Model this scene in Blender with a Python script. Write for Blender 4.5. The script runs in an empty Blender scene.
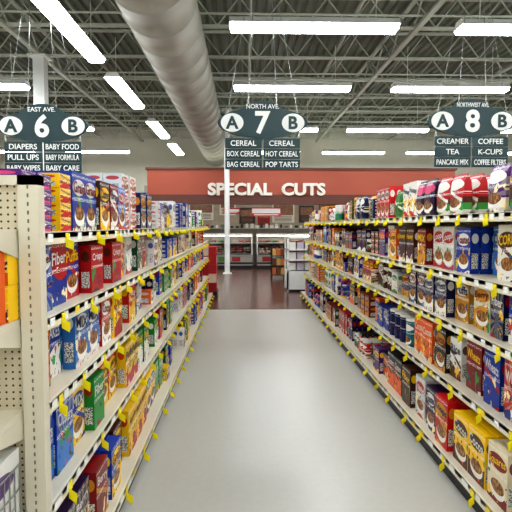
import bpy, math, random
from mathutils import Vector, Matrix
random.seed(11)
R = random.random
scene = bpy.context.scene
scene.view_settings.view_transform = 'Standard'
for lk in ('Medium High Contrast','None'):
    try:
        scene.view_settings.look = lk; print('LOOK',lk); break
    except Exception as e: print('no look',lk)

def lin(c):
    out=[]
    for x in c[:3]:
        x=x/255.0
        out.append(x/12.92 if x<=0.04045 else ((x+0.055)/1.055)**2.4)
    return (out[0],out[1],out[2],1.0)

# ---------------------------------------------------------------- node helpers
class NT:
    def __init__(s,name):
        s.m=bpy.data.materials.new(name); s.m.use_nodes=True
        s.t=s.m.node_tree; s.n=s.t.nodes; s.l=s.t.links
        s.b=s.n['Principled BSDF']
    def new(s,t): return s.n.new(t)
    def put(s,sock,val):
        if isinstance(val,bpy.types.NodeSocket): s.l.new(val,sock)
        elif val is not None:
            sock.default_value=val
    def M(s,op,a,b=None,c=None,clamp=False):
        n=s.new('ShaderNodeMath'); n.operation=op; n.use_clamp=clamp
        s.put(n.inputs[0],a)
        if b is not None: s.put(n.inputs[1],b)
        if c is not None: s.put(n.inputs[2],c)
        return n.outputs[0]
    def mix(s,f,a,b):
        n=s.new('ShaderNodeMix'); n.data_type='RGBA'
        s.put(n.inputs[0],f); s.put(n.inputs[6],a); s.put(n.inputs[7],b)
        return n.outputs[2]
    def noise(s,vec,scale,detail=2):
        n=s.new('ShaderNodeTexNoise'); n.inputs['Scale'].default_value=scale; n.inputs['Detail'].default_value=detail
        if vec is not None: s.l.new(vec,n.inputs['Vector'])
        return n.outputs[0]
    def obj(s):
        g=s.new('ShaderNodeTexCoord'); return g.outputs['Object']
    def sep(s,v):
        n=s.new('ShaderNodeSeparateXYZ'); s.l.new(v,n.inputs[0]); return n.outputs
    def comb(s,x,y,z):
        n=s.new('ShaderNodeCombineXYZ'); s.put(n.inputs[0],x); s.put(n.inputs[1],y); s.put(n.inputs[2],z); return n.outputs[0]
    def base(s,c): s.put(s.b.inputs['Base Color'],c)

def mat(name,c,rough=0.5,metal=0.0,var=0.08,scale=6.0,emit=0,spec=0.5):
    k=NT(name); c=lin(c)
    nz=k.noise(k.obj(),scale,3)
    d=tuple(x*(1-var*2) for x in c[:3])+(1,)
    l=tuple(min(1,x*(1+var)) for x in c[:3])+(1,)
    k.base(k.mix(nz,d,l))
    k.b.inputs['Roughness'].default_value=rough
    k.b.inputs['Metallic'].default_value=metal
    k.b.inputs['Specular IOR Level'].default_value=spec
    if emit:
        k.b.inputs['Emission Color'].default_value=c
        k.b.inputs['Emission Strength'].default_value=emit
    return k.m

# ---------------------------------------------------------------- mesh builder
class MB:
    def __init__(s): s.v=[];s.f=[];s.m=[]
    def face(s,pts,mi=0):
        n=len(s.v); s.v+= [tuple(p) for p in pts]; s.f.append(tuple(range(n,n+len(pts)))); s.m.append(mi)
    def box(s,x0,x1,y0,y1,z0,z1,mi=0):
        if x0>x1:x0,x1=x1,x0
        if y0>y1:y0,y1=y1,y0
        n=len(s.v)
        s.v+=[(x0,y0,z0),(x1,y0,z0),(x1,y1,z0),(x0,y1,z0),(x0,y0,z1),(x1,y0,z1),(x1,y1,z1),(x0,y1,z1)]
        for q in ((0,3,2,1),(4,5,6,7),(0,1,5,4),(1,2,6,5),(2,3,7,6),(3,0,4,7)):
            s.f.append(tuple(n+i for i in q)); s.m.append(mi)
    def cyl(s,p,q,r,n=8,mi=0,r2=None,caps=True):
        p=Vector(p);q=Vector(q);d=(q-p).normalized()
        a=Vector((0,0,1)) if abs(d.z)<.9 else Vector((1,0,0))
        u=d.cross(a).normalized();w=d.cross(u)
        r2=r if r2 is None else r2
        b=len(s.v)
        for (c,rr) in ((p,r),(q,r2)):
            for i in range(n):
                t=2*math.pi*i/n
                s.v.append(tuple(c+u*rr*math.cos(t)+w*rr*math.sin(t)))
        for i in range(n):
            j=(i+1)%n
            s.f.append((b+i,b+j,b+n+j,b+n+i)); s.m.append(mi)
        if caps:
            s.f.append(tuple(b+i for i in range(n))[::-1]); s.m.append(mi)
            s.f.append(tuple(b+n+i for i in range(n))); s.m.append(mi)
    def prism(s,prof,x0,x1,axis='x',mi=0):
        def P(a,t):
            if axis=='x': return (t,a[0],a[1])
            if axis=='y': return (a[0],t,a[1])
            return (a[0],a[1],t)
        n=len(prof);b=len(s.v)
        s.v+=[P(a,x0) for a in prof]+[P(a,x1) for a in prof]
        for i in range(n):
            j=(i+1)%n
            s.f.append((b+i,b+j,b+n+j,b+n+i)); s.m.append(mi)
        s.f.append(tuple(b+i for i in range(n))[::-1]); s.m.append(mi)
        s.f.append(tuple(b+n+i for i in range(n))); s.m.append(mi)
    def build(s,name,mats,parent=None,smooth=False,recalc=True):
        me=bpy.data.meshes.new(name); me.from_pydata(s.v,[],s.f)
        for m in mats: me.materials.append(m)
        me.polygons.foreach_set('material_index',s.m)
        if recalc:
            import bmesh
            bm=bmesh.new(); bm.from_mesh(me); bmesh.ops.recalc_face_normals(bm,faces=bm.faces); bm.to_mesh(me); bm.free()
        if smooth: me.polygons.foreach_set('use_smooth',[True]*len(me.polygons))
        o=bpy.data.objects.new(name,me); scene.collection.objects.link(o)
        if parent: o.parent=parent
        return o
def empty(name,loc=(0,0,0)):
    e=bpy.data.objects.new(name,None); e.location=loc; e.empty_display_size=.2; scene.collection.objects.link(e); return e

# ---------------------------------------------------------------- materials
m_beige=mat('shelf_enamel',(212,204,184),.4,var=.04)
m_lip=mat('shelf_lip',(224,217,198),.35,var=.04)
m_slot=mat('slot_dark',(120,110,92),.6)
m_kick=mat('kick_plate',(20,18,18),.45)
m_label=mat('price_label',(244,244,238),.5,var=.06,scale=40)
m_labely=mat('price_label_yellow',(246,220,80),.5,var=.04)
m_yellow=mat('yellow_tag',(255,234,16),.5,var=.02)
m_white=mat('white_enamel',(228,230,226),.35,var=.03)
m_steel=mat('steel',(165,168,165),.3,metal=.8)
m_black=mat('black_plastic',(20,20,22),.4)

def perf_mat():
    k=NT('perforated_panel'); s=k.sep(k.obj())
    def cell(a): return k.M('SUBTRACT',k.M('FRACT',k.M('MULTIPLY',a,1/0.0254)),.5)
    a=cell(k.M('ADD',s[0],s[1])); z=cell(s[2])
    d=k.M('SQRT',k.M('ADD',k.M('MULTIPLY',a,a),k.M('MULTIPLY',z,z)))
    hole=k.M('LESS_THAN',d,.17)
    k.base(k.mix(hole,lin((200,188,162)),lin((50,44,36))))
    k.b.inputs['Roughness'].default_value=.5
    return k.m
m_perf=perf_mat()

def floor_mat(name,c1,c2,grout,tile,gw,rough,gfac,spec=.6):
    k=NT(name); o=k.obj(); s=k.sep(o)
    def g(a): return k.M('LESS_THAN',k.M('FRACT',k.M('DIVIDE',a,tile)),gw)
    gr=k.M('MAXIMUM',g(s[0]),g(s[1]))
    n1=k.noise(o,.7,2); n2=k.noise(o,140,2); n3=k.noise(o,22,4)
    f=k.M('ADD',k.M('MULTIPLY',n1,.35),k.M('ADD',k.M('MULTIPLY',n2,.4),k.M('MULTIPLY',n3,.25)))
    c=k.mix(f,lin(c1),lin(c2))
    # small dark heel specks
    spk=k.M('MULTIPLY',k.M('GREATER_THAN',k.noise(o,38,1),.79),.35)
    c=k.mix(spk,c,lin((110,104,98)))
    k.base(k.mix(k.M('MULTIPLY',gr,gfac),c,lin(grout)))
    k.put(k.b.inputs['Roughness'],k.M('ADD',k.M('MULTIPLY',n1,.08),rough))
    k.b.inputs['Specular IOR Level'].default_value=spec
    bp=k.new('ShaderNodeBump'); bp.inputs['Strength'].default_value=.05; bp.inputs['Distance'].default_value=.01
    k.l.new(n3,bp.inputs['Height']); k.l.new(bp.outputs[0],k.b.inputs['Normal'])
    return k.m
m_floor=floor_mat('vinyl_floor',(170,168,161),(204,202,195),(150,147,140),.61,.004,.26,.16,.62)
m_floor2=floor_mat('quarry_tile_floor',(74,44,40),(108,70,62),(40,28,26),.2,.04,.2,.8)

# product material
def product_mat():
    k=NT('printed_carton')
    def attr(n):
        a=k.new('ShaderNodeAttribute'); a.attribute_type='GEOMETRY'; a.attribute_name=n; return a
    B=attr('base').outputs['Color']; A=attr('acc').outputs['Color']
    pa=attr('par'); p=k.sep(pa.outputs['Vector']); kind,split,style=p[0],p[1],p[2]; rnd=pa.outputs['Alpha']
    uv=k.new('ShaderNodeUVMap'); uv.uv_map='UVMap'; s=k.sep(uv.outputs[0]); u,v=s[0],s[1]
    def ell(cu,cv,ru,rv):
        a=k.M('DIVIDE',k.M('SUBTRACT',u,cu),ru); b=k.M('DIVIDE',k.M('SUBTRACT',v,cv),rv)
        return k.M('ADD',k.M('MULTIPLY',a,a),k.M('MULTIPLY',b,b))
    off=k.M('MULTIPLY',rnd,37.0)
    uvr=k.comb(k.M('ADD',u,off),v,off)
    wav=k.M('ADD',v,k.M('MULTIPLY',k.M('SINE',k.M('ADD',k.M('MULTIPLY',u,4.5),off)),.07))
    ang=k.M('ARCTAN2',k.M('SUBTRACT',v,.35),k.M('SUBTRACT',u,.5))
    ray=k.M('MULTIPLY',k.M('GREATER_THAN',k.M('SINE',k.M('MULTIPLY',ang,14.0)),0.0),k.M('GREATER_THAN',k.M('FRACT',k.M('MULTIPLY',rnd,7.0)),.7))
    B2=k.mix(k.M('MULTIPLY',ray,.22),B,lin((255,245,215)))
    c=k.mix(k.M('LESS_THAN',wav,split),B2,A)
    dg=k.M('LESS_THAN',k.M('ABSOLUTE',k.M('SUBTRACT',k.M('ADD',v,k.M('MULTIPLY',u,.35)),.68)),.045)
    c=k.mix(k.M('MULTIPLY',dg,k.M('LESS_THAN',k.M('FRACT',k.M('MULTIPLY',rnd,13.0)),.3)),c,A)
    fr3=k.M('FRACT',k.M('MULTIPLY',rnd,5.0))
    bright=k.mix(k.M('GREATER_THAN',fr3,.33),lin((250,236,190)),k.mix(k.M('GREATER_THAN',fr3,.66),lin((248,200,30)),lin((60,150,70))))
    bl=k.noise(uvr,3.2,2)
    m=k.M('MULTIPLY',k.M('GREATER_THAN',bl,.6),k.M('LESS_THAN',v,.6))
    c=k.mix(m,c,bright)
    bl2=k.noise(uvr,7.0,2)
    m=k.M('MULTIPLY',k.M('GREATER_THAN',bl2,.62),k.M('LESS_THAN',v,.66))
    c=k.mix(m,c,lin((80,32,22)))
    bl3=k.noise(k.comb(u,k.M('ADD',v,off),k.M('MULTIPLY',off,1.7)),5.0,2)
    m=k.M('MULTIPLY',k.M('GREATER_THAN',bl3,.66),k.M('LESS_THAN',v,.55))
    c=k.mix(m,c,k.mix(k.M('GREATER_THAN',k.M('FRACT',k.M('MULTIPLY',rnd,3.0)),.5),lin((225,60,40)),lin((40,90,190))))
    bv=k.M('LESS_THAN',k.M('ABSOLUTE',k.M('SUBTRACT',style,.6)),.11)
    e=ell(.52,.25,.38,.17)
    c=k.mix(k.M('MULTIPLY',bv,k.M('LESS_THAN',e,1.0)),c,lin((238,236,230)))
    vo=k.new('ShaderNodeTexVoronoi'); vo.inputs['Scale'].default_value=11; k.l.new(uvr,vo.inputs['Vector'])
    cer=k.mix(k.M('MULTIPLY',vo.outputs['Distance'],1.5,clamp=True),lin((214,160,84)),lin((110,60,26)))
    e2=ell(.52,.3,.34,.12)
    c=k.mix(k.M('MULTIPLY',bv,k.M('LESS_THAN',e2,1.0)),c,cer)
    lg=k.M('MULTIPLY',k.M('GREATER_THAN',style,.45),k.M('LESS_THAN',ell(.5,.74,.46,.14),1.0))
    c=k.mix(lg,c,A)
    sp=k.noise(k.comb(k.M('ADD',k.M('MULTIPLY',u,26.0),off),k.M('MULTIPLY',v,60.0),0.0),1.0,1)
    m=k.M('MULTIPLY',k.M('GREATER_THAN',sp,.54),k.M('MAXIMUM',k.M('LESS_THAN',k.M('ABSOLUTE',k.M('SUBTRACT',v,.54)),.03),k.M('LESS_THAN',k.M('ABSOLUTE',k.M('SUBTRACT',v,.93)),.02)))
    c=k.mix(m,c,lin((245,245,240)))
    front=c
    inp=k.M('MULTIPLY',k.M('LESS_THAN',k.M('ABSOLUTE',k.M('SUBTRACT',u,.5)),.34),k.M('LESS_THAN',k.M('ABSOLUTE',k.M('SUBTRACT',v,.28)),.17))
    ln=k.M('GREATER_THAN',k.noise(k.comb(k.M('MULTIPLY',u,9.0),k.M('MULTIPLY',v,55.0),off),1.0,1),.52)
    sd=k.mix(inp,B,k.mix(ln,lin((226,224,218)),lin((90,90,95))))
    sd=k.mix(k.M('MULTIPLY',k.M('LESS_THAN',ell(.5,.77,.36,.11),1.0),.9),sd,A)
    r=k.mix(k.M('GREATER_THAN',kind,.75),sd,front)
    r=k.mix(k.M('LESS_THAN',kind,.25),r,B)
    k.base(r)
    k.b.inputs['Roughness'].default_value=.38
    k.b.inputs['Specular IOR Level'].default_value=.4
    return k.m
m_prod=product_mat()

# word meshes --------------------------------------------------------------
def word_mesh(t):
    cu=bpy.data.curves.new('w','FONT'); cu.body=t; cu.resolution_u=2; cu.offset=.02
    o=bpy.data.objects.new('w',cu); scene.collection.objects.link(o)
    dg=bpy.context.evaluated_depsgraph_get(); me=o.evaluated_get(dg).to_mesh()
    vs=[(v.co.x,v.co.y) for v in me.vertices]; fs=[tuple(p.vertices) for p in me.polygons]
    x0=min(a for a,b in vs);x1=max(a for a,b in vs);y0=min(b for a,b in vs);y1=max(b for a,b in vs)
    vs=[((a-(x0+x1)/2)/(x1-x0),(b-(y0+y1)/2)/(x1-x0)) for a,b in vs]
    asp=(y1-y0)/(x1-x0)
    o.evaluated_get(dg).to_mesh_clear(); bpy.data.objects.remove(o); bpy.data.curves.remove(cu)
    return vs,fs,asp
WORDS=[word_mesh(w) for w in ['Crunch','FLAKES','Oats','Loops','Bran','Puffs','Honey','Crispy','Wheats','Cocoa','Berry','CORN','Squares','Toasted','Rice','Clusters','Grain','Apple','MIX','Fiber']]

class PB:
    def __init__(s): s.v=[];s.f=[];s.uv=[];s.b=[];s.a=[];s.p=[]
    def q(s,pts,uvs,b,a,p):
        n=len(s.v); s.v+=pts; s.f.append(tuple(range(n,n+len(pts)))); s.uv+=uvs; s.b.append(b);s.a.append(a);s.p.append(p)
    def carton(s,xf,sg,y0,w,z0,h,t,b,a,split,style,rnd,word=None,wc=None):
        xb=xf-sg*t; y1=y0+w; z1=z0+h
        U=[(0,0),(1,0),(1,1),(0,1)]
        if sg>0: fr=[(xf,y0,z0),(xf,y1,z0),(xf,y1,z1),(xf,y0,z1)]
        else: fr=[(xf,y1,z0),(xf,y0,z0),(xf,y0,z1),(xf,y1,z1)]
        s.q(fr,U,b,a,(1,split,style,rnd))
        s.q([(xb,y0,z0),(xf,y0,z0),(xf,y0,z1),(xb,y0,z1)],U,b,a,(.5,split,style,rnd))
        s.q([(xf,y1,z0),(xb,y1,z0),(xb,y1,z1),(xf,y1,z1)],U,b,a,(.5,split,style,rnd))
        s.q([(xb,y0,z1),(xf,y0,z1),(xf,y1,z1),(xb,y1,z1)],U,b,a,(0,0,0,rnd))
        s.q([(xb,y0,z0),(xf,y0,z0),(xf,y1,z0),(xb,y1,z0)],U,b,a,(0,0,0,rnd))
        s.q([(xb,y0,z0),(xb,y1,z0),(xb,y1,z1),(xb,y0,z1)],U,b,a,(1,split,style,rnd))
        if word is not None:
            vs,fs,asp=WORDS[word]
            sc=w*.86; hh=1.0 if asp*sc<h*.2 else h*.2/(asp*sc)
            hh=max(hh,min(2.0,h*.19/(asp*sc)))
            yc=(y0+y1)/2; zc=z0+h*.74; tl=(rnd-.5)*.3
            n=len(s.v)
            for (x,y) in vs: s.v.append((xf+sg*.0025, yc+sg*x*sc, zc+y*sc*hh+x*sc*tl))
            for f in fs:
                s.f.append(tuple(n+i for i in f)); s.uv+=[(0,0)]*len(f); s.b.append(wc);s.a.append(wc);s.p.append((0,0,0,0))
    def bag(s,xf,sg,y0,w,z0,h,t,b,a,split,style,rnd):
        rings=[(0,.75,.6),(.12,1,1),(.5,1,1.05),(.82,.98,.75),(.95,.93,.15),(1,.96,.05)]
        xc=xf-sg*t/2; yc=y0+w/2; prev=None
        K=8
        for i,(f,sw,st) in enumerate(rings):
            ring=[]
            for j in range(K):
                an=2*math.pi*(j+.5)/K
                cx=math.copysign(abs(math.cos(an))**.6,math.cos(an)); cy=math.copysign(abs(math.sin(an))**.6,math.sin(an))
                ring.append((xc+sg*cx*t/2*st, yc+cy*w/2*sw, z0+h*f))
            if prev:
                for j in range(K):
                    j2=(j+1)%K
                    P=[prev[1][j],prev[1][j2],ring[j2],ring[j]]
                    uvs=[((p[1]-y0)/w if sg>0 else 1-(p[1]-y0)/w,(p[2]-z0)/h) for p in P]
                    s.q(P,uvs,b,a,(1,split,style,rnd))
            prev=(f,ring)
        s.q(prev[1],[(0,0)]*K,b,a,(0,0,0,rnd))
    def can(s,xf,sg,y0,w,z0,h,b,a,split,style,rnd):
        r=w/2; xc=xf-sg*r; yc=y0+r; K=14
        P=[(xc+r*math.cos(2*math.pi*i/K),yc+r*math.sin(2*math.pi*i/K)) for i in range(K)]
        lid=a if rnd>.5 else lin((225,222,214))
        for i in range(K):
            p,q_=P[i],P[(i+1)%K]
            f=lambda y:(y-y0)/w if sg>0 else 1-(y-y0)/w
            s.q([(p[0],p[1],z0),(q_[0],q_[1],z0),(q_[0],q_[1],z0+h*.92),(p[0],p[1],z0+h*.92)],[(f(p[1]),0),(f(q_[1]),0),(f(q_[1]),1),(f(p[1]),1)],b,a,(1,split,style,rnd))
            e=1.03
            s.q([(xc+(p[0]-xc)*e,yc+(p[1]-yc)*e,z0+h*.92),(xc+(q_[0]-xc)*e,yc+(q_[1]-yc)*e,z0+h*.92),(xc+(q_[0]-xc)*e,yc+(q_[1]-yc)*e,z0+h),(xc+(p[0]-xc)*e,yc+(p[1]-yc)*e,z0+h)],[(0,0)]*4,lid,lid,(0,0,0,0))
        s.q([(xc+(p[0]-xc)*1.03,yc+(p[1]-yc)*1.03,z0+h) for p in P],[(0,0)]*K,lid,lid,(0,0,0,0))
    def build(s,name,parent=None):
        me=bpy.data.meshes.new(name); me.from_pydata(s.v,[],s.f); me.materials.append(m_prod)
        ul=me.uv_layers.new(name='UVMap'); ul.data.foreach_set('uv',[c for q in s.uv for c in q])
        for nm,d in (('base',s.b),('acc',s.a),('par',s.p)):
            at=me.attributes.new(nm,'FLOAT_COLOR','FACE'); at.data.foreach_set('color',[c for q in d for c in q])
        o=bpy.data.objects.new(name,me); scene.collection.objects.link(o)
        if parent: o.parent=parent
        return o

C=dict(red=(186,14,22),dred=(118,8,18),blue=(14,56,155),lblue=(50,122,200),navy=(10,20,72),yel=(246,198,14),gold=(204,142,34),
  grn=(24,128,46),dgrn=(10,72,38),org=(226,94,14),pur=(84,30,116),dpur=(44,18,62),brn=(72,36,20),wht=(226,224,218),tan=(198,164,118),
  pink=(218,64,116),crm=(226,212,180),teal=(8,106,118),blk=(20,18,22),grey=(146,146,154))
PL_R=['navy','wht','brn','gold','dred','blue','wht','dpur','crm','red','blue','wht','teal','blk','dred','navy','red','dgrn','navy','pur','blk','brn','org']
PL_L=PL_R+['yel','red']
ACC={'red':['yel','wht','blue'],'dred':['crm','gold'],'blue':['wht','yel','red'],'lblue':['wht','red','navy'],'navy':['wht','gold','red'],
 'yel':['red','blue','brn'],'gold':['wht','brn'],'grn':['yel','wht','red'],'dgrn':['wht','gold'],'org':['wht','blue','yel'],'pur':['yel','wht','pink'],
 'dpur':['wht','gold'],'brn':['yel','wht','org'],'wht':['red','blue','brn','grn'],'tan':['red','brn'],'pink':['wht','yel'],'crm':['navy','dred','brn'],
 'teal':['wht','yel'],'blk':['org','wht'],'grey':['navy','red']}
DARKTXT={'wht','crm','yel','tan','gold','lblue'}

def jit(c,j=.18):
    f=1+(R()-.5)*2*j
    return (min(1,c[0]*f),min(1,c[1]*f),min(1,c[2]*f),1)

def stock(pb,xf,sg,y0,y1,z,clear,depth,pal,first=(),wordmax=6.5,types=('box',)*8+('stack',),fill=.93,top=False):
    y=y0; first=list(first)
    while y<y1-.12:
        isf=bool(first)
        if first:
            spec=first.pop(0); cn,an,st,n,ty,w,h=spec
        else:
            cn=random.choice(pal); an=random.choice(ACC[cn]); st=R(); n=random.choice([1,1,1,2,2,3]); ty=random.choice(types)
            w=random.choice([.12,.15,.17,.19,.2,.21]); h=random.uniform(.62,.97)*min(clear,.335)
            if ty=='stack': w=random.choice([.13,.17]); h=random.choice([.07,.085,.1,.12])
            if ty=='bag': w=.2; h=random.uniform(.2,.28)
            if ty=='can': w=random.choice([.1,.13]); h=random.choice([.15,.18,.23])
            if top and R()<.12: h=min(.38,h*1.2)
        h=min(h,clear-.015)
        t={'box':.062,'stack':.13,'bag':.1,'can':w+.004}[ty]
        b=jit(lin(C[cn])); a=jit(lin(C[an])); split=random.choice([0,0,.12,.3,.45]); rnd=R(); wi=random.randrange(len(WORDS))
        bg=an if st>.45 else cn
        wc=lin(C['navy'] if R()<.5 else C['dred']) if bg in DARKTXT else lin(C['wht'] if R()<.7 else C['yel'])
        setb=R()*.07
        for k in range(n):
            if y+w>y1: break
            if R()>fill and not isf: 
                y+=w*.7; continue
            sb=setb+R()*.02+(.14 if R()<.07 else 0)
            cl=clear if (isf or not top) else .34
            lay=1 if ty!='stack' else max(1,min(4,int((cl-.02)/h)))
            if ty=='stack' and R()<.4 and not isf: lay=max(1,lay-1)
            nd=int((depth-sb)/(t+.004)); nd=min(nd,random.choice([3,4,5,7]))
            for L in range(lay):
                for d in range(nd):
                    j=(R()-.5)*.008
                    x=xf-sg*(sb+d*(t+.004)); zz=z+L*(h+.0008)
                    if ty=='bag': pb.bag(x,sg,y+j,w,zz,h,t,b,a,split,st,rnd)
                    elif ty=='can': pb.can(x,sg,y+j*.5,w,zz,h,b,a,split,st,rnd)
                    else: pb.carton(x,sg,y+j*.5,w,zz,h,t,b,a,split,st,rnd,wi if (d==0 and y<wordmax) else None,wc)
            y+=w+.004+R()*.008
        y+=R()*.07

def tags(mb,xl,sg,y0,y1,z,gap=.4):
    y=y0+.03
    while y<y1-.1:
        wd=.05 if R()<.8 else .08
        mb.box(xl,xl+sg*.002,y,y+wd,z-.036,z-.004,0 if R()<.8 else 2)
        y+=wd+.05+R()*.1
    y=y0+R()*.2+.04
    while y<y1-.1:
        o=.046; hh=.036
        mb.face([(xl+sg*.003,y,z-.026),(xl+sg*o,y-.025,z-.038),(xl+sg*(o+.003),y-.045,z-.038-hh),(xl+sg*.006,y-.015,z-.026-hh)],1)
        mb.box(xl+sg*.0021,xl+sg*.004,y,y+.04,z-.046,z-.004,1)
        y+=gap*(.75+.5*R())

def gondola(name,xc,fronts,zs,y0,y1,pal,firsts=None,detail=True,types=None,H=1.78,sides=(1,-1),yfirst=None,deft=('box',)*8+('stack',)*2):
    root=empty(name,(0,0,0))
    mb=MB()
    mb.box(xc-.02,xc+.02,y0+.04,y1-.04,.1,H-.03,1)
    mb.box(xc-.03,xc+.03,y0+.04,y1-.04,H-.035,H,0)
    n=int(round((y1-y0)/1.22)); 
    for i in range(n+1):
        y=y0+.05+(y1-y0-.1)*i/n
        mb.box(xc-.035,xc+.035,y-.02,y+.02,0,H,0)
    tg=MB(); 
    for sg in fronts:
        xu,xb=fronts[sg]
        for zi,z in enumerate(zs[sg]):
            last=zi==len(zs[sg])-1
            x=xb if last else xu
            mb.box(xc+sg*.02,x,y0,y1,z-.022,z,0)
            mb.box(x,x-sg*.012,y0,y1,z-.046,z+.004,2)
            if last:
                mb.box(xc+sg*.02,x-sg*.03,y0+.01,y1-.01,0,z-.022,3)
            else:
                for i in range(n+1):
                    y=y0+.05+(y1-y0-.1)*i/n
                    mb.prism([(xc+sg*.02,z-.022),(x-sg*.03,z-.022),(x-sg*.03,z-.035),(xc+sg*.02,z-.1)],y-.004,y+.004,'y',0)
            tags(tg,x,sg,y0,y1,z)
    mb.build('shelving',[m_beige,m_perf,m_lip,m_kick],root)
    tg.build('price_tags',[m_label,m_yellow,m_labely],root,recalc=False)
    for sg in fronts:
        xu,xb=fronts[sg]; zl=zs[sg]
        pb=PB()
        for zi,z in enumerate(zl):
            last=zi==len(zl)-1
            x=xb if last else xu
            clear=(zl[zi-1]-z-.03) if zi>0 else .46
            fs=(firsts or {}).get(zi,()) if sg in sides and detail else ()
            ty=(types or {}).get(zi,deft)
            pl=pal(zi) if callable(pal) else pal; ys=y0+.02
            wm=7 if detail and sg in sides else -1
            if yfirst and fs:
                stock(pb,x-sg*.03,sg,ys,yfirst,z+.001,clear,abs(x-xc)-.07,pl,(),types=ty,wordmax=wm,top=zi==0); ys=yfirst
            stock(pb,x-sg*.03,sg,ys,y1-.03,z+.001,clear,abs(x-xc)-.07,pl,fs,types=ty,wordmax=wm,top=zi==0)
        pb.build('cereal_boxes',root)
    return root

# -------------------------------------------------------------- shell
XW0,XW1,Y0,YB,ZC=-11.5,13.5,-4.0,23.0,6.0
YF=9.45
b=MB(); b.box(XW0,XW1,Y0,YF,-.1,0); b.build('floor',[m_floor])
b=MB(); b.box(XW0,XW1,YF,YB,-.1,0); b.build('floor_rear',[m_floor2])
m_wall=mat('painted_wall',(212,209,192),.7,var=.04,scale=1)
m_wall2=mat('painted_wall_side',(200,200,188),.7,var=.04,scale=1)
b=MB(); b.box(XW0,XW1,YB,YB+.2,0,ZC); b.build('wall_back',[m_wall])
b=MB(); b.box(XW0-.2,XW0,Y0,YB+.2,0,ZC); b.build('wall_left',[m_wall2])
b=MB(); b.box(XW1,XW1+.2,Y0,YB+.2,0,ZC); b.build('wall_right',[m_wall2])
b=MB(); b.box(XW0,XW1,Y0-.2,Y0,0,ZC); b.build('wall_front',[m_wall2])
m_deck=mat('roof_deck',(124,132,118),.6,var=.1,scale=.8)
b=MB(); x=XW0; P=.2; prof=[]
while x<XW1:
    prof+=[(x,ZC),(x+.07,ZC),(x+.1,ZC+.06),(x+.17,ZC+.06)]; x+=P
prof+=[(x,ZC),(x,ZC+.2),(XW0,ZC+.2)]
for i in range(len(prof)-3):
    p,q=prof[i],prof[i+1]
    b.face([(p[0],Y0-.2,p[1]),(q[0],Y0-.2,q[1]),(q[0],YB+.2,q[1]),(p[0],YB+.2,p[1])])
b.face([(XW0-.2,Y0-.2,ZC+.2),(XW1+.2,Y0-.2,ZC+.2),(XW1+.2,YB+.2,ZC+.2),(XW0-.2,YB+.2,ZC+.2)])
b.build('ceiling',[m_deck],recalc=False)
# joists
m_joist=mat('joist_paint',(186,192,178),.5,var=.06)
b=MB(); y=-2.4
while y<YB-.3:
    zt,zb=ZC-.04,ZC-.6
    b.box(XW0+.02,XW1-.02,y-.06,y+.06,zt-.04,zt-.01); b.box(XW0+.02,XW1-.02,y-.055,y+.055,zb-.04,zb)
    x=XW0+.1; up=True
    while x<XW1-.5:
        b.cyl((x,y,zb if up else zt-.03),(x+.42,y,(zt-.03) if up else zb),.016,5,caps=False)
        x+=.42; up=not up
    y+=1.75
for xx in (-8.2,-4.5,3.35,9.0):
    b.box(xx-.05,xx+.05,Y0+.02,YB-.02,ZC-.66,ZC-.6); b.box(xx-.05,xx+.05,Y0+.02,YB-.02,ZC-.06,ZC-.02)
    yy=Y0+.1; up=True
    while yy<YB-.8:
        b.cyl((xx,yy,ZC-.63 if up else ZC-.06),(xx,yy+.7,ZC-.06 if up else ZC-.63),.02,5,caps=False); yy+=.7; up=not up
jo=b.build('ceiling_joists',[m_joist])
b=MB()
for xx,zz,r in ((-3.4,ZC-.5,.04),(2.1,ZC-.5,.035),(2.35,ZC-.5,.02),(6.6,ZC-.5,.04),(.15,ZC-.5,.02),(-6.3,ZC-.5,.035)):
    b.cyl((xx,Y0+.02,zz),(xx,YB-.02,zz),r,8)
for yy in (4.9,9.4,13.0,17.4):
    b.cyl((XW0+.02,yy,ZC-.56),(XW1-.02,yy,ZC-.56),.022,8)
b.build('sprinkler_pipes',[m_joist],jo,smooth=True)

# duct
m_duct=mat('duct_skin',(166,164,152),.55,var=.06,scale=2)
b=MB(); cx,cz,r=-1.19,4.76,.535
N=28
yy=Y0+.03
rings=[]
while yy<YB-.85:
    rings.append((yy,r)); rings.append((yy+.75,r)); rings.append((yy+.755,r+.012)); rings.append((yy+.80,r+.012)); yy+=.805
for (ry,rr) in rings:
    for i in range(N):
        t=2*math.pi*i/N; b.v.append((cx+rr*math.cos(t),ry,cz+rr*math.sin(t)))
for k in range(len(rings)-1):
    for i in range(N):
        j=(i+1)%N; b.f.append((k*N+i,k*N+j,(k+1)*N+j,(k+1)*N+i)); b.m.append(0)
b.f.append(tuple(range(N))[::-1]); b.m.append(0)
L_=(len(rings)-1)*N
b.f.append(tuple(L_+i for i in range(N))); b.m.append(0)
b.build('air_duct',[m_duct],smooth=True)

# lights
m_tube=mat('light_diffuser',(248,252,255),.5,var=0,emit=25)
def fixture(xc,yc,z,along):
    b=MB(); L=1.22; w=.165
    def add(prof,mi):
        if along=='x': b.prism([(yc+p[0],z+p[1]) for p in prof],xc-L,xc+L,'x',mi)
        else: b.prism([(xc+p[0],z+p[1]) for p in prof],yc-L,yc+L,'y',mi)
    add([(-w,.0),(w,.0),(w*.55,.1),(-w*.55,.1)],0)
    L=1.2
    add([(-w*.93,-.003),(w*.93,-.003),(w*.7,-.055),(-w*.7,-.055)],1)
    for s in (-.9,.9):
        p=(xc+s,yc) if along=='x' else (xc,yc+s)
        b.cyl((p[0],p[1],z+.1),(p[0],p[1],ZC-.67),.006,5,mi=0)
    return b.build('fluorescent_light',[m_white,m_tube])
for yy in (-2.6,.2,3.7,7.42,10.65,15.2,19.9):
    for xx in (-8.95,-5.65,1.03,4.35,7.7,11.0):
        fixture(xx,yy,4.46,'x')
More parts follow.
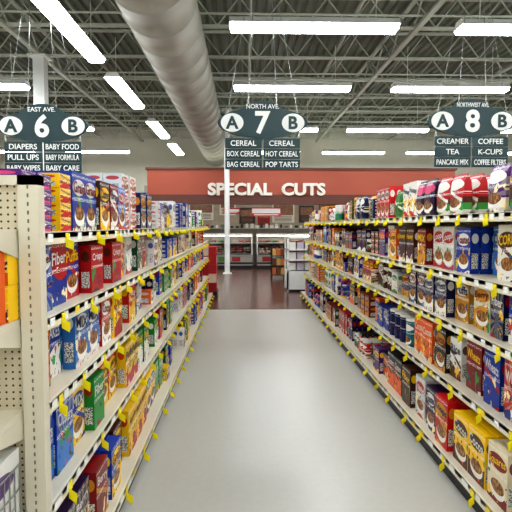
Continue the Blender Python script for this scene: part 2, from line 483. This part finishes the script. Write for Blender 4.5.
for yy in (-.4,3.9,7.75,11.2,15.4,19.3):
    fixture(-2.53,yy,4.46,'y')

# columns
b=MB(); b.box(-4.62,-4.38,11.4,11.64,0,ZC-.7); b.box(-4.7,-4.3,11.3,11.74,ZC-.7,ZC-.67); b.build('support_column',[m_white])
b=MB(); b.cyl((-.52,16.5,0),(-.52,16.5,ZC-.7),.085,16); b.box(-.68,-.36,16.34,16.66,ZC-.7,ZC-.67); b.box(-.66,-.38,16.36,16.64,0,.03); b.build('support_column',[m_white],smooth=False)

# -------------------------------------------------------------- signs
m_sign=mat('sign_teal',(8,54,60),.4,var=.03)
m_sw=mat('sign_white',(250,252,250),.5,var=.02)
def text(body,x,y,z,h,maxw,mt,parent,ext=.004,name='lettering',off=0.0,fixw=None):
    cu=bpy.data.curves.new(name,'FONT'); cu.body=body; cu.align_x='CENTER'; cu.align_y='CENTER'; cu.extrude=ext; cu.offset=off; cu.resolution_u=4
    o=bpy.data.objects.new(name,cu); scene.collection.objects.link(o)
    bpy.context.view_layer.update()
    d=o.dimensions
    sy=h/d.y; sx=sy*1.0
    if d.x*sx>maxw: sx=maxw/d.x
    if fixw: sx=fixw/d.x
    cu.materials.append(mt)
    dg=bpy.context.evaluated_depsgraph_get(); me=bpy.data.meshes.new_from_object(o.evaluated_get(dg))
    o2=bpy.data.objects.new(name,me); scene.collection.objects.link(o2)
    ys=[v.co.y for v in me.vertices]; xs=[v.co.x for v in me.vertices]; cy=(min(ys)+max(ys))/2; cx_=(min(xs)+max(xs))/2
    for v in me.vertices: v.co.y-=cy; v.co.x-=cx_
    o2.scale=(sx,sy,1); o2.rotation_euler=(math.pi/2,0,0); o2.location=(x,y,z); o2.parent=parent
    bpy.data.objects.remove(o)
    return o2
def sign(xc,yc,zc,num,ave,left,right):
    root=empty('aisle_sign',(0,0,0))
    b=MB()
    def oval(cx,cz,rx,rz,y0,y1,mi,n=40):
        b.prism([(cx+rx*math.cos(2*math.pi*i/n),cz+rz*math.sin(2*math.pi*i/n)) for i in range(n)],y0,y1,'y',mi)
    oval(xc,zc-.01,.635,.215,yc,yc+.03,0)
    oval(xc,zc+.03,.36,.265,yc-.004,yc+.034,0)
    for s in (-1,1):
        oval(xc+s*.43,zc-.01,.16,.13,yc-.008,yc+.038,1)
    hp=.14
    for s in (-1,1):
        for i in range(3):
            z1=zc-.225-i*(hp+.008)
            x0,x1=(xc+s*.012,xc+s*.53); 
            b.box(x0,x1,yc+.004,yc+.024,z1-hp,z1,0)
        b.box(xc+s*.015,xc+s*.03,yc+.01,yc+.02,zc-.66,zc-.1,2); b.box(xc+s*.51,xc+s*.525,yc+.01,yc+.02,zc-.66,zc-.1,2)
    for s in (-1,1):
        b.cyl((xc+s*.2,yc+.015,zc+.2),(xc+s*.1,yc+.015,ZC-.67),.005,5,mi=2)
        b.cyl((xc+s*.5,yc+.015,zc+.1),(xc+s*.1,yc+.015,ZC-.67),.004,5,mi=2)
    b.build('panel',[m_sign,m_sw,m_steel],root)
    yf=yc-.012
    text(num,xc,yf,zc-.01,.32,.36,m_sw,root,name='numeral',off=.03)
    text(ave,xc,yf,zc+.215,.062,.46,m_sw,root,off=.01)
    for s,ch in ((-1,'A'),(1,'B')):
        text(ch,xc+s*.43,yf-.003,zc-.01,.18,.22,m_sign,root,off=.03)
    for s,tx in ((-1,left),(1,right)):
        for i in range(3):
            text(tx[i],xc+s*.272,yc-.001,zc-.225-i*(hp+.008)-hp/2,.076,.46,m_sw,root,off=.01)
sign(.28,7.18,3.05,'7','NORTH AVE.',['CEREAL','BOX CEREAL','BAG CEREAL'],['CEREAL','HOT CEREAL','POP TARTS'])
sign(-2.8,7.18,2.99,'6','EAST AVE.',['DIAPERS','PULL UPS','BABY WIPES'],['BABY FOOD','BABY FORMULA','BABY CARE'])
sign(3.27,7.18,3.09,'8','NORTHWEST AVE.',['CREAMER','TEA','PANCAKE MIX'],['COFFEE','K-CUPS','COFFEE FILTERS'])

# -------------------------------------------------------------- gondolas
ZL=[1.57,1.24,.91,.50,.13]; ZR=[1.665,1.29,.965,.57,.14]
fl={0:[('pur','pink',.1,2,'stack',.14,.06),('yel','red',.1,1,'stack',.14,.065),('blue','wht',.6,2,'box',.2,.29),('brn','yel',.5,1,'box',.2,.28),('dred','wht',.6,1,'box',.19,.28),('lblue','red',.5,1,'box',.2,.28),('wht','red',.5,2,'stack',.2,.13),('navy','gold',.6,2,'box',.2,.28)],
 1:[('blue','wht',.9,1,'box',.2,.28),('red','blue',.3,1,'box',.2,.29),('blue','red',.6,1,'box',.2,.28),('red','brn',.2,3,'box',.22,.25),('org','yel',.1,1,'box',.2,.29),('wht','red',.1,1,'box',.2,.27),('dgrn','wht',.9,1,'box',.2,.27),('red','wht',.9,1,'box',.2,.27)],
 2:[('org','brn',.9,1,'box',.2,.29),('blue','wht',.3,1,'box',.2,.28),('lblue','wht',.6,2,'box',.2,.29),('red','wht',.6,1,'box',.19,.28),('yel','red',.1,1,'box',.2,.29),('grn','yel',.3,1,'box',.2,.28),('red','yel',.1,1,'box',.2,.29)],
 3:[('blue','lblue',.3,2,'box',.21,.31),('yel','blue',.6,1,'box',.2,.29),('grn','red',.3,1,'box',.19,.28),('red','yel',.6,2,'box',.19,.29),('yel','red',.3,2,'box',.2,.29),('grn','wht',.3,2,'box',.2,.28)],
 4:[('dpur','gold',.3,2,'box',.2,.28),('dred','gold',.2,1,'box',.2,.28),('blue','yel',.6,1,'box',.2,.27),('brn','yel',.6,1,'box',.2,.27),('yel','red',.3,3,'box',.2,.29),('yel','blue',.6,2,'box',.2,.29),('grn','yel',.4,2,'box',.2,.28)]}
frt={0:[('brn','gold',.3,1,'bag',.2,.28),('pur','wht',.5,1,'bag',.2,.27),('wht','red',.3,1,'bag',.2,.26),('red','wht',.6,2,'bag',.22,.27),('dpur','pink',.5,2,'bag',.2,.28),('wht','red',.2,2,'box',.2,.3),('grn','wht',.3,1,'bag',.2,.25)],
 1:[('wht','brn',.6,2,'box',.2,.31),('lblue','wht',.6,1,'box',.19,.3),('blue','wht',.6,1,'box',.2,.29),('wht','red',.6,2,'box',.2,.3),('dred','gold',.3,1,'box',.18,.28),('brn','wht',.3,2,'box',.18,.28)],
 2:[('blue','wht',.6,1,'box',.22,.31),('navy','red',.3,1,'box',.14,.28),('crm','gold',.6,1,'box',.2,.3),('gold','wht',.6,1,'box',.2,.3),('navy','wht',.6,2,'box',.2,.29),('dpur','wht',.6,2,'box',.17,.27)],
 3:[('red','blue',.2,1,'box',.2,.31),('blue','red',.3,1,'box',.18,.31),('dred','wht',.3,1,'box',.2,.3),('wht','brn',.3,1,'box',.17,.27),('blk','gold',.5,1,'box',.19,.3),('org','wht',.3,2,'box',.2,.3),('teal','wht',.5,1,'can',.13,.24),('navy','wht',.3,3,'can',.13,.24)],
 4:[('crm','dred',.6,1,'box',.2,.3),('yel','brn',.6,2,'box',.2,.3),('red','gold',.6,1,'box',.2,.32),('dpur','wht',.5,1,'box',.18,.3),('wht','red',.6,1,'box',.2,.3),('brn','yel',.3,1,'box',.2,.3),('blk','org',.3,2,'box',.2,.3)]}
def palL(zi):
    return {0:['blue','wht','red','brn','navy','org','wht','pur','grn'],1:['red','dred','blue','wht','blk','dgrn','red','crm','navy'],2:['red','grn','blue','dred','org','wht','navy','yel'],
            3:['red','yel','grn','org','navy','blue','dgrn','wht'],4:['yel','yel','red','grn','blue','dgrn','wht','brn']}[zi]
XLc,XRc=-1.28,1.86
gondola('gondola_shelving',XLc,{1:(-.75,-.66),-1:(-1.81,-1.9)},{1:ZL,-1:ZL},1.92,10.9,palL,fl,types={0:('box','box','box','stack','stack','bag')},sides=(1,))
bag=('bag','bag','box','stack','can')
gondola('gondola_shelving',XRc,{-1:(1.34,1.27),1:(2.38,2.46)},{-1:ZR,1:ZR},.9,11.0,PL_R,
  frt,types={0:bag,3:('box','box','stack','can'),4:('box','box','box','bag','can')},sides=(-1,),H=1.86,yfirst=2.42,deft=('box',)*6+('stack','can'))
gondola('gondola_shelving',-4.5,{1:(-3.97,-3.9)},{1:ZL},1.92,10.9,PL_R,None,detail=False)
gondola('gondola_shelving',5.05,{-1:(4.53,4.46)},{-1:ZR},.9,11.0,PL_L,None,detail=False,H=1.86)

# endcap on left
root=empty('endcap_shelving')
b=MB()
b.box(-1.86,-.815,1.86,1.885,.1,1.76,1)
b.box(-.815,-.74,1.845,1.9,0,1.78,0); b.box(-1.93,-1.85,1.845,1.9,0,1.78,0)
b.box(-1.93,-.74,1.845,1.9,1.745,1.78,0)
for i in range(52):
    z=.15+i*.031; b.box(-.781,-.775,1.8435,1.846,z,z+.014,4)
for z,f in ((1.585,1.5),(1.255,1.46),(.91,1.42),(.42,1.42),(.12,1.4)):
    b.box(-1.84,-.822,f,1.86,z-.025,z,0); b.box(-1.84,-.822,f-.012,f,z-.045,z+.004,2)
    b.prism([(1.86,z-.025),(f+.05,z-.025),(1.86,z-.11)],-.824,-.82,'x',0)
b.box(-1.84,-.822,1.43,1.86,0,.095,3)
b.build('shelving',[m_beige,m_perf,m_lip,m_kick,m_slot],root)
pb=PB()
def cartonY(pb,x0,w,yf,t,z0,h,cn,an,st,sk=.5):
    b_,a_=jit(lin(C[cn]),.05),lin(C[an]); x1=x0+w; yb=yf+t; z1=z0+h; U=[(0,0),(1,0),(1,1),(0,1)]; r=R()
    pb.q([(x0,yf,z0),(x1,yf,z0),(x1,yf,z1),(x0,yf,z1)],U,b_,a_,(1,.3,st,r))
    pb.q([(x1,yf,z0),(x1,yb,z0),(x1,yb,z1),(x1,yf,z1)],U,b_,a_,(sk,0,0,r))
    pb.q([(x0,yb,z0),(x0,yf,z0),(x0,yf,z1),(x0,yb,z1)],U,b_,a_,(.5,0,0,r))
    pb.q([(x0,yf,z1),(x1,yf,z1),(x1,yb,z1),(x0,yb,z1)],U,b_,a_,(0,0,0,r))
    pb.q([(x0,yb,z0),(x1,yb,z0),(x1,yb,z1),(x0,yb,z1)],U,b_,a_,(1,0,0,r))
for i in range(6):
    for L in range(2):
        cartonY(pb,-.975-.16*i,.15,1.77+.005*L,.08,1.256+L*.131,.13,'yel','org',.1,0)
        cartonY(pb,-.98-.16*i,.15,1.68+.005*L,.08,1.256+L*.131,.13,'org','yel',.1,0)
for i in range(4):
    cartonY(pb,-1.05-.24*i,.22,1.5,.33,.421,.36,'wht','pur',.1)
for i in range(4):
    cartonY(pb,-1.06-.24*i,.22,1.5,.3,.121,.24,'wht','pur',.6)
pb.build('packaged_goods',root)
b=MB()
for i in range(26): b.cyl((-1.84+i*.04,1.415,.42),(-1.84+i*.04,1.415,.72),.003,5)
for i in range(11): b.cyl((-.825,1.42+i*.04,.42),(-.825,1.42+i*.04,.72),.003,5)
for z in (.46,.54,.63,.72):
    b.cyl((-1.84,1.415,z),(-.825,1.415,z),.004,5); b.cyl((-.825,1.415,z),(-.825,1.84,z),.004,5)
b.build('wire_fence',[m_steel],root)

# -------------------------------------------------------------- rear department
m_red=mat('fascia_red',(162,80,58),.6,var=.06,scale=1)
m_brn=mat('fascia_brown',(98,56,44),.6,var=.06,scale=1)
m_let=mat('fascia_letter',(226,222,210),.45,var=.02)
froot=root=empty('department_fascia')
b=MB(); b.box(-3.2,7.2,17,17.35,2.62,3.45,0); b.box(-3.2,7.2,16.97,17.38,2.3,2.62,1); b.box(-3.25,7.25,16.95,17.4,3.45,3.52,1)
for x in (-3.15,7.0): b.box(x,x+.2,17.0,17.35,0,2.3,1)
b.build('fascia_panel',[m_red,m_brn],root)
text('SPECIAL  CUTS',.8,16.95,2.8,.42,9,m_let,root,ext=.05,off=.04,fixw=3.95)
m_tile=mat('dept_wall_tile',(166,156,140),.4,var=.12,scale=9)
b=MB(); b.box(-4,8,20.6,20.7,0,3.2); b.build('wall_department',[m_tile])
b=MB(); b.box(-3.2,7.2,17.42,20.58,3.0,3.05); b.build('trim_soffit',[m_wall])
m_tube2=mat('strip_lamp',(250,246,236),.5,var=0,emit=14)
b=MB()
for x in (-1.5,.6,2.7,4.8):
    b.box(x-.6,x+.6,18.6,18.9,2.94,2.999)
b.build('soffit_lights',[m_tube2])
b=MB(); bx=[(-.95,-.3,2.0,2.6),(-.15,.5,1.65,2.3),(.6,1.1,1.6,2.3),(1.2,2.1,1.7,2.5),(2.3,2.9,1.7,2.4),(3.1,4.2,1.9,2.5),(-2.2,-1.2,1.8,2.5)]
for i,(x0,x1,z0,z1) in enumerate(bx):
    b.box(x0,x1,20.55,20.59,z0,z1,i%3); b.box(x0+.05,x1-.05,20.54,20.55,z0+.3,z1-.08,3)
    for j in range(4): b.box(x0+.08,x1-.1,20.535,20.545,z0+.06+j*.055,z0+.08+j*.055,1 if i%3!=1 else 3)
b.build('menu_boards',[mat('board_white',(224,220,210)),mat('board_dark',(50,40,38)),mat('board_red',(160,36,32)),mat('board_photo',(150,110,90),var=.4,scale=14)])
root=empty('prep_counter')
b=MB(); b.box(-2.6,3.6,20.0,20.5,.85,.9,0); b.box(-2.55,3.55,20.05,20.48,0,.85,1)
b.box(-2.6,3.6,20.3,20.5,1.45,1.48,0)
for x in (-2.4,-.9,.6,2.1,3.4): b.box(x,x+.04,20.3,20.5,.9,1.45,0)
random.seed(3)
for i in range(30):
    x=-2.5+i*.2; hgt=.12+R()*.25
    b.box(x,x+.08+R()*.08,20.1,20.28,.9,.9+hgt,random.choice([1,2,3,4]))
    b.box(x,x+.08+R()*.06,20.33,20.47,1.48,1.48+.08+R()*.1,random.choice([1,2,3,4]))
b.build('counter_body',[m_steel,mat('cabinet_grey',(110,108,104)),mat('item_red',(170,40,34)),mat('item_white',(222,220,214)),mat('item_dark',(46,42,44))],root)
def hangsign(x0,x1,z0,z1,y,nm):
    b=MB(); b.box(x0,x1,y,y+.03,z0,z1,0); b.box(x0+.03,x1-.03,y-.005,y,z0+(z1-z0)*.35,z1-.04,1)
    b.box(x0+.1,x1-.1,y-.008,y-.004,z0+.04,z0+.06,1)
    for x in (x0+.1,x1-.1): b.cyl((x,y+.015,z1),(x,y+.015,2.3),.006,5,mi=2)
    b.build(nm,[mat('sign_red',(190,30,30)),m_sw,m_steel],froot)
hangsign(.28,1.3,1.9,2.2,17.2,'sign_1')
hangsign(-.66,-.1,1.98,2.18,17.2,'sign_2')
def meatcase(x0,x1,y):
    root=empty('meat_display_case')
    b=MB()
    b.box(x0,x1,y+.05,y+1.0,.0,.12,2); b.box(x0,x1,y,y+1.05,.12,.5,6); b.box(x0,x1,y-.02,y,.18,.24,2); b.box(x0,x1,y-.02,y,.46,.52,3)
    for i in range(int((x1-x0)/.5)): b.box(x0+.2+i*.5,x0+.5+i*.5,y-.012,y,.27,.44,7 if i%2 else 1)
    b.box(x0,x1,y+1.0,y+1.05,.5,1.25,6); b.box(x0,x1,y+.35,y+1.05,1.22,1.28,0)
    for x in (x0,x1-.04): b.prism([(y,.5),(y+.1,1.0),(y+.35,1.28),(y+1.05,1.28),(y+1.05,.5)],x,x+.04,'x',0)
    b.box(x0+.05,x1-.05,y+.4,y+.5,1.19,1.215,4)
    b.box(x0+.04,x1-.04,y+.05,y+1,.54,.56,3)
    b.box(x0+.04,x1-.04,y+.5,y+1,.9,.92,3)
    n=int((x1-x0)/.26)
    for i in range(n):
        for j in range(4):
            xx=x0+.08+i*.26; yy=y+.08+j*.24; z=.56+j*.07 if j<3 else .92
            b.box(xx,xx+.22,yy,yy+.21,z,z+.03,3)
            b.prism([(xx+.02,yy+.03),(xx+.13,yy+.01),(xx+.2,yy+.1),(xx+.16,yy+.19),(xx+.05,yy+.18)],z+.03,z+.09,'z',random.choice([1,1,1,5,6,7]))
    b.build('case_body',[m_white,mat('raw_meat',(150,34,34),.4,var=.3,scale=20),m_black,m_steel,m_tube2,mat('poultry',(216,160,130),.4),mat('case_panel',(150,144,136),.4),mat('tray_green',(60,110,60))],root)
    g=NT('case_glass'); g.b.inputs['Transmission Weight'].default_value=1; g.b.inputs['Roughness'].default_value=.02; g.b.inputs['IOR'].default_value=1.1
    b=MB(); pr=[(y+.0,.53),(y+.02,.8),(y+.1,1.02),(y+.22,1.18),(y+.36,1.27)]
    pr2=[(p[0]+.008,p[1]) for p in pr[::-1]]
    b.prism(pr+pr2,x0+.045,x1-.045,'x',0); b.build('case_glass',[g.m],root)
meatcase(-2.6,.35,18.3); meatcase(.5,3.4,18.3)
root=empty('chest_merchandiser')
b=MB(); b.box(1.05,1.72,11.9,12.7,.06,.5,0)
for x in (1.05,1.68):
    for y in (11.9,12.66): b.box(x,x+.04,y,y+.04,0,1.32,0)
for z in (.75,1.0,1.28): b.box(1.05,1.72,11.9,12.7,z,z+.03,0)
b.box(1.7,1.72,11.92,12.68,.5,1.3,0)
b.box(1.1,1.68,11.95,12.65,0,.06,1)
for z in (.53,.78,1.03):
    for i in range(3):
        for j in range(3):
            b.box(1.1+i*.19,1.26+i*.19,11.94+j*.22,12.12+j*.22,z,z+.17,2+(i+j)%2)
b.build('rack_body',[m_white,m_black,mat('carton_white',(222,220,214)),mat('carton_pale',(186,176,190))],root)
root=empty('snack_display_rack')
b=MB()
for x in (.82,1.2):
    for y in (14.5,14.9): b.box(x,x+.03,y,y+.03,0,1.0,0)
for k,z in enumerate((.15,.42,.7)):
    b.box(.82,1.23,14.45,14.93,z,z+.02,0)
    for i in range(3): b.box(.85+i*.125,.96+i*.125,14.47,14.8,z+.02,z+.2,1+(i+k)%3)
b.build('rack_body',[m_black,mat('snack_orange',(190,100,40)),mat('snack_brown',(110,60,36)),mat('snack_gold',(190,150,80))],root)
root=empty('carton_endcap_display')
b=MB(); b.box(-1.3,-.58,11.1,11.75,0,.12,0)
for L in range(5):
    for i in range(4):
        for j in range(3):
            b.box(-1.28+i*.172,-1.115+i*.172,11.12+j*.2,11.31+j*.2,.12+L*.2,.315+L*.2,1+(1 if (i+L*2+j)%5==0 else 0))
b.build('stack',[m_black,mat('carton_red',(176,20,26)),mat('carton_cream',(226,200,180))],root)

# -------------------------------------------------------------- world, camera
w=bpy.data.worlds.new('World'); scene.world=w; w.use_nodes=True
w.node_tree.nodes['Background'].inputs[0].default_value=(.8,.85,.9,1); w.node_tree.nodes['Background'].inputs[1].default_value=.3
cam=bpy.data.cameras.new('Camera'); co=bpy.data.objects.new('Camera',cam); scene.collection.objects.link(co)
co.location=(0,0,1.6); co.rotation_euler=(math.radians(90-3.53),0,math.radians(-1.48)); cam.lens=35.3; cam.sensor_width=36; cam.clip_start=.05
scene.camera=co
